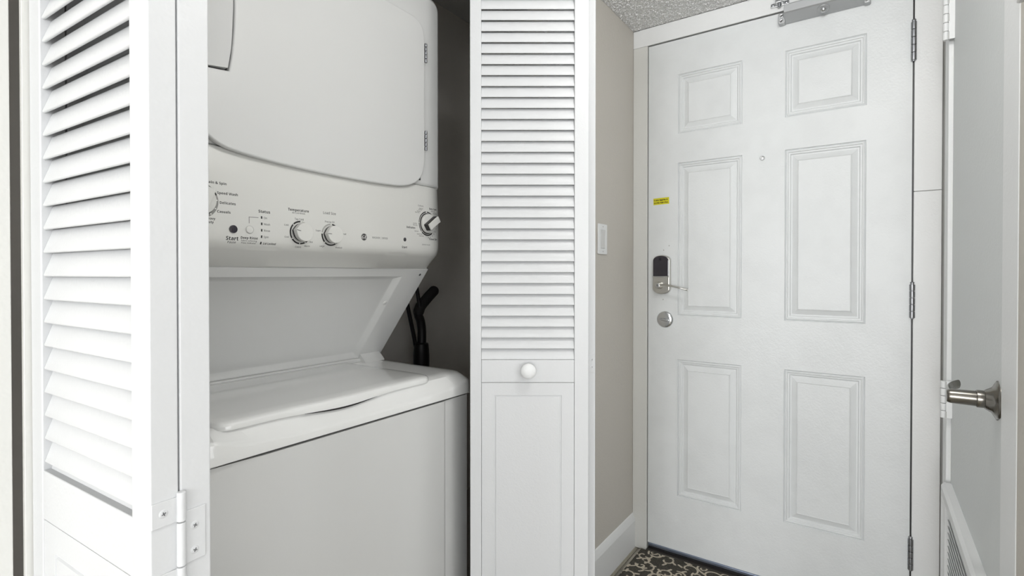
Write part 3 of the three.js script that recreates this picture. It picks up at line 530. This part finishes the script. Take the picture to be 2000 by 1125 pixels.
      text('Start', 0.5335, 1.2118, 0.0105, 'center', true); text('Pause', 0.5335, 1.2045, 0.0062);
      text('Deep Rinse', 0.5675, 1.2145, 0.0068, 'center', true); text('Fabric softening', 0.5675, 1.2087, 0.0045); text('Press Indicator', 0.5675, 1.204, 0.0045);
      c.strokeStyle = '#444'; c.lineWidth = 0.0008 * pxm; c.beginPath(); c.moveTo(X(0.5665), Y(1.2445)); c.lineTo(X(0.5665), Y(1.2575)); c.lineTo(X(0.586), Y(1.2578)); c.stroke();
      text('Status', 0.599, 1.2715, 0.0085, 'center', true);
      ['On', 'Wash', 'Rinse', 'Spin', 'Lid Locked'].forEach((s, k) => { const hh = 1.2588 - k * 0.01345; c.fillStyle = '#1a1a1a'; c.fillRect(X(0.5915), Y(hh + 0.0026), 0.0028 * pxm, 0.0052 * pxm); text(s, 0.5975, hh - 0.0005, 0.0055, 'left', k === 4); });
      // temperature
      text('Temperature', 0.678, 1.2822, 0.0082, 'center', true); text('All Cold Rinses', 0.678, 1.276, 0.0048); text('Tap Cold', 0.679, 1.2622, 0.0056);
      const r2 = 0.0245; arc(0.682, 1.2328, r2, 88, 320, 0.0032); for (const a of [88, 135, 215, 268, 300]) dot(...onRing(0.682, 1.2328, r2, a), 0.0013, '#efefea'); arc(0.682, 1.2328, r2, -35, 85, 0.0022, '#b8b8b2');
      text('Cold', 0.648, 1.2475, 0.0052, 'center'); text('Cool', 0.649, 1.2215, 0.0052); text('Colors', 0.6795, 1.2008, 0.0052); text('Warm', 0.701, 1.2035, 0.0052); text('Hot', 0.7095, 1.213, 0.0052);
      // load size
      text('Load Size', 0.758, 1.2832, 0.0086); text('Precise Fill', 0.758, 1.2628, 0.0056);
      arc(0.7615, 1.2328, r2, 175, 315, 0.0032); arc(0.7615, 1.2328, r2, 62, 84, 0.0034); arc(0.7615, 1.2328, r2, 90, 172, 0.0035, '#a9a9a4'); for (const a of [90, 174, 228, 305]) dot(...onRing(0.7615, 1.2328, r2, a), 0.0013, '#f0f0ea');
      text('Super', 0.727, 1.2405, 0.0052); text('Small', 0.798, 1.237, 0.0052); text('Large', 0.7395, 1.2055, 0.0052); text('Medium', 0.786, 1.2035, 0.0052);
      // round monogram badge and product line
      { const q = 0.8585, hh = 1.2332, r = 0.0088; dot(q, hh, r, '#1c1c1c'); c.strokeStyle = '#dcdcd8'; c.lineCap = 'round'; c.lineWidth = 0.0011 * pxm; c.beginPath(); c.arc(X(q), Y(hh), r * 0.86 * pxm, 0, 7); c.lineWidth = 0.0005 * pxm; c.stroke(); c.fillStyle = '#e4e4e0'; c.font = `italic bold ${Math.round(0.0112 * pxm)}px serif`; c.textAlign = 'center'; c.textBaseline = 'middle'; c.fillText('GE', X(q), Y(hh)); }
      text('WASHER | DRYER', 0.9105, 1.2338, 0.0066, 'center', false, '#555');
      text('Start', 0.9995, 1.2135, 0.0085, 'center', true);
      // dryer dial
      const q4 = 1.0905, h4 = 1.2855, r4 = 0.0335; arc(q4, h4, r4, 98, 175, 0.0028); arc(q4, h4, r4, 182, 222, 0.0028); arc(q4, h4, r4, 230, 305, 0.0032); arc(q4, h4, r4, 35, 88, 0.0028); arc(q4, h4, 0.0298, 0, 360, 0.001, '#333');
      for (const [a, s] of [[-5, 'Off'], [-18, '10'], [-32, '20'], [-45, '30'], [-58, '40'], [-71, '50'], [-83, '60']]) text(s, ...onRing(q4, h4, 0.0405, a), 0.0042);
      text('Cottons', 1.0655, 1.3345, 0.0068, 'center', false, '#555'); text('Optional', 1.0665, 1.327, 0.0042); text('Less Dry', 1.0625, 1.3235, 0.0042); text('Normal', 1.0565, 1.3185, 0.0042); text('More Dry', 1.0505, 1.3145, 0.0042);
      text('Easy Care', 1.118, 1.3305, 0.0074, 'center', true); text('More Dry', 1.1175, 1.3235, 0.0042); text('Less Dry', 1.124, 1.3185, 0.0042); text('Cool Down', 1.129, 1.3145, 0.0038);
      text('Delicates', 1.0235, 1.2695, 0.0078, 'center', true); text('Less Dry', 1.040, 1.2825, 0.0042); text('More Dry', 1.041, 1.2775, 0.0042); text('Normal', 1.0455, 1.261, 0.0046); text('Quick Fluff', 1.0585, 1.2535, 0.0044); text('Dewrinkle', 1.066, 1.2487, 0.0044);
      text('Timed Dry', 1.1165, 1.2415, 0.0078, 'center', true); text('DRYER CYCLES', 1.0855, 1.2245, 0.0052, 'center', false, '#555');
    });
    const prof = [[-1.13, 1.396], [-1.072, 1.396], [-1.067, 1.393], [-1.0655, 1.385], [-1.0635, 1.34], [-1.062, 1.29], [-1.061, 1.24], [-1.0615, 1.22], [-1.0635, 1.208], [-1.068, 1.1985], [-1.076, 1.190], [-1.09, 1.178], [-1.112, 1.1565], [-1.116, 1.1545], [-1.13, 1.154]];
    const N = 40, rows = [];
    for (let i = 0; i <= N; i++) { const q = A + (B - A) * i / N, e = Math.abs(q - 0.79) / 0.36, b = 0.009 * (1 - Math.pow(e, 2.4)), c = Math.max(0, (e - 0.955) / 0.045), r = 0.009 * c * c; rows.push(prof.map(([p, h], k) => [p + (k > 1 && k < 13 ? b * Math.min(1, (1.396 - h) / 0.06) * (h < 1.18 ? 0.4 : 1) - r : 0), h, -q])); }
    const g = skin(rows, { closed: true, caps: true, crease: 0.5 });
    const P = g.attributes.position, uv = g.attributes.uv;
    for (let i = 0; i < P.count; i++) uv.setXY(i, (-P.getZ(i) - A) / (B - A), Math.max(0.001, Math.min(0.999, (P.getY(i) - V0) / (V1 - V0))));
    part(Wd, 'control_panel', g, phy({ map: tex, roughness: 0.26, clearcoat: 0.5, clearcoatRoughness: 0.12 }));
    const PF = -1.0535;   // face of the console where the knobs stand
    const dial = (name, q, h, fn) => { const k = group(name, 0, 0, 0, 0, Wd); fn(k, q, h); };
    const smallKnob = (tip) => (k, q, h) => {
      part(k, 'skirt', turned([[0, 0.003], [0.0205, 0.003], [0.0212, 0.002], [0.0214, -0.004]], [PF, h, q], [1, 0, 0], 40), M.greyPlastic);
      const s = new THREE.Shape(), a0 = tip; for (let i = 0; i <= 40; i++) { const a = a0 + 0.5 + (Math.PI * 2 - 1.0) * i / 40, x = q + 0.0205 * Math.cos(a), y = h + 0.0205 * Math.sin(a); i ? s.lineTo(x, y) : s.moveTo(x, y); } s.lineTo(q + 0.0232 * Math.cos(a0), h + 0.0232 * Math.sin(a0)); s.closePath();
      part(k, 'cap', extrudeP(s, PF + 0.008, PF + 0.021, 0.0015, 2), M.knobCap);
      const u = new THREE.Shape(); for (let i = 0; i <= 40; i++) { const a = a0 + 0.45 + (Math.PI * 2 - 0.9) * i / 40, x = q + 0.0200 * Math.cos(a), y = h + 0.0200 * Math.sin(a); i ? u.lineTo(x, y) : u.moveTo(x, y); } u.lineTo(q + 0.022 * Math.cos(a0), h + 0.022 * Math.sin(a0)); u.closePath();
      part(k, 'grip_band', extrudeP(u, PF + 0.003, PF + 0.0085), M.black);
      const b = new THREE.BoxGeometry(0.0006, 0.001, 0.010); b.rotateX(tip); b.translate(PF + 0.0212, h + 0.017 * Math.sin(a0), -(q + 0.017 * Math.cos(a0))); part(k, 'pointer_mark', b, M.black);
    };
    dial('temperature_knob', 0.682, 1.2328, smallKnob(Math.PI * 0.94)); dial('load_size_knob', 0.7615, 1.2328, smallKnob(Math.PI * 0.99));
    const bigKnob = (turn) => (k, q, h) => {
      part(k, 'skirt', turned([[0, 0.009], [0.0262, 0.009], [0.0275, 0.0075], [0.0282, -0.003]], [PF - 0.003, h, q], [1, 0, 0], 48), M.knobCap);
      part(k, 'rim', turned([[0.0275, 0], [0.0295, 0], [0.0295, 0.002], [0.0275, 0.002]], [PF - 0.004, h, q], [1, 0, 0], 48), M.black);
      const mk = (l, w, p0, p1) => { const g2 = new RoundedBoxGeometry(p1 - p0, w, l, 2, 0.0018); g2.rotateX(turn); g2.translate((p0 + p1) / 2, h, -q); return g2; };
      part(k, 'grip_side', mk(0.048, 0.0205, PF + 0.0055, PF + 0.021), M.black); part(k, 'grip', mk(0.046, 0.0185, PF + 0.0205, PF + 0.027), M.knobCap);
    };
    dial('dryer_cycle_knob', 1.0905, 1.2855, bigKnob(0.62)); dial('washer_cycle_knob', 0.472, 1.282, bigKnob(1.2));
    part(Wd, 'start_button', turned([[0, 0.003], [0.0072, 0.0028], [0.008, 0.002], [0.008, -0.004]], [PF - 0.0025, 1.2302, 0.5345], [1, 0, 0], 32), M.blackGloss);
    part(Wd, 'deep_rinse_button', turned([[0, 0.0032], [0.0068, 0.003], [0.0076, 0.002], [0.0076, -0.004]], [PF - 0.0025, 1.2315, 0.5675], [1, 0, 0], 32), M.knobCap);
    part(Wd, 'deep_rinse_ring', turned([[0.0077, 0], [0.0083, 0], [0.0083, 0.0006], [0.0077, 0.0006]], [PF - 0.0012, 1.2315, 0.5675], [1, 0, 0], 32), M.greyPlastic);
    part(Wd, 'dryer_start_button', turned([[0, 0.003], [0.0052, 0.0028], [0.006, 0.0018], [0.006, -0.004]], [PF - 0.0035, 1.2348, 0.9995], [1, 0, 0], 28), std({ color: new THREE.Color(0.05, 0.05, 0.055), roughness: 0.4 }));
    part(Wd, 'dryer_start_bezel', turned([[0.0062, 0], [0.0098, 0], [0.0092, 0.0016], [0.0062, 0.0012]], [PF - 0.003, 1.2348, 0.9995], [1, 0, 0], 32), M.knobCap);
  }
  // dryer door with pocket handle and hinges
  {
    const D = group('dryer_door', 0, 0, 0, 0, Wd), p1 = -1.05, o = (q, h) => onto(q, h, -p1);
    const s = new THREE.Shape(), mv = (q, h) => s.moveTo(...o(q, h)), ln = (q, h) => s.lineTo(...o(q, h)), qc = (a, b, q, h) => s.quadraticCurveTo(...o(a, b), ...o(q, h));
    mv(0.461, 1.47); s.bezierCurveTo(...o(0.463, 1.432), ...o(0.489, 1.405), ...o(0.53, 1.3935)); s.bezierCurveTo(...o(0.62, 1.3765), ...o(0.86, 1.373), ...o(0.985, 1.381)); s.bezierCurveTo(...o(1.05, 1.388), ...o(1.086, 1.41), ...o(1.089, 1.466));
    ln(1.0895, 1.815); qc(1.0885, 1.866, 1.04, 1.870); ln(0.51, 1.874); qc(0.463, 1.874, 0.461, 1.825);
    ln(0.461, 1.80); ln(0.528, 1.80); qc(0.546, 1.74, 0.5442, 1.68); qc(0.543, 1.6, 0.5325, 1.5495); ln(0.461, 1.541); s.closePath();
    part(D, 'door_panel', extrudeP(s, -1.0655, p1, 0.004, 3), M.enamel);
    const inner = new THREE.Shape(); inner.moveTo(...onto(0.475, 1.41, 1.06)); for (const [q, h] of [[1.075, 1.41], [1.075, 1.85], [0.475, 1.85]]) inner.lineTo(...onto(q, h, 1.06)); inner.closePath();
    part(D, 'gasket', extrudeP(inner, -1.0664, -1.0645), M.black);
    // pocket: a surface that falls away to the left
    const edge = (h) => h < 1.60 ? 0.5325 + (h - 1.5495) / 0.0505 * 0.008 : h < 1.68 ? 0.5405 + (h - 1.6) / 0.08 * 0.0037 : h < 1.74 ? 0.5442 : 0.5442 - (h - 1.74) / 0.06 * 0.014;
    const rows = []; for (let i = 0; i <= 12; i++) { const t = i / 12, h = 1.5535 + 0.242 * t, row = []; for (let j = 0; j <= 6; j++) { const k = j / 6, q = 0.46 + (edge(h) - 0.0045 - 0.46) * k, [qq, hh] = o(q, h - 0.006 * (1 - k) * (1 - t)); row.push([p1 - 0.0135 + 0.0165 * Math.pow(k, 1.2), hh, -qq]); } rows.push(row); }
    for (const row of rows) row.push([p1 - 0.012, row[6][1], row[6][2]]);
    rows.unshift(rows[0].map(([p, h, z]) => [p1 - 0.014, h, z]));
    part(D, 'handle_pocket', skin(rows, { crease: 0.8 }), std({ color: M.enamel.color.clone(), roughness: 0.6 }));
    for (const [a, b] of [[1.4984, 1.5563], [1.7528, 1.809]]) {
      const hg = group('hinge', 0, 0, 0, 0, D); hg.name = 'hinge';
      const [q, h0] = o(1.0945, a), [, h1] = o(1.0945, b);
      for (let k = 0; k < 5; k++) { const y0 = h0 + (h1 - h0) * k / 5 + 0.0006, L = (h1 - h0) / 5 - 0.0012; part(D, 'hinge_knuckle', turned([[0, 0], [0.0035, 0], [0.004, 0.0006], [0.004, L - 0.0006], [0.0035, L], [0, L]], [p1 - 0.002, y0, q], [0, 1, 0], 14), M.hingeSteel); }
      D.remove(hg);
    }
  }
}

// ------------------------------------------------------------------ black tube handle in the closet beside the washer
{
  const v = group('push_handle', -1.55, 0, 1.56); tag(v, 'black bent tubular push handle standing in the closet behind the washer', 'handle');
  part(v, 'grip', tube([[-1.55, 0.982, 1.545], [-1.55, 1.005, 1.558], [-1.55, 1.04, 1.60], [-1.55, 1.066, 1.636]], 0.0225, 24, 16), M.rubber);
  part(v, 'tube', tube([[-1.55, 0.5, 1.563], [-1.55, 0.80, 1.563], [-1.55, 0.90, 1.564], [-1.55, 0.945, 1.556], [-1.55, 0.975, 1.541], [-1.55, 1.0, 1.552]], 0.0185, 40, 16), M.black);
  part(v, 'sleeve', turned([[0.02, 0], [0.034, 0], [0.0335, 0.30], [0.030, 0.345], [0.028, 0.35], [0.019, 0.352]], [-1.55, 0.5, 1.561], [0, 1, 0], 24), M.black);
  part(v, 'side_rod', tube([[-1.565, 0.82, 1.548], [-1.565, 0.92, 1.522], [-1.565, 1.09, 1.474]], 0.0085, 16, 10), M.black);
  part(v, 'brace_rod', tube([[-1.54, 0.99, 1.543], [-1.54, 1.05, 1.532], [-1.54, 1.13, 1.512]], 0.008, 12, 10), M.black);
  part(v, 'base', merge([box(-1.64, -1.46, 0.0, 0.09, 1.43, 1.69, 0.02), turned([[0, 0], [0.045, 0], [0.036, 0.42], [0, 0.42]], [-1.55, 0.085, 1.561], [0, 1, 0], 20)]), M.black);
}

renderer.render(scene, camera);
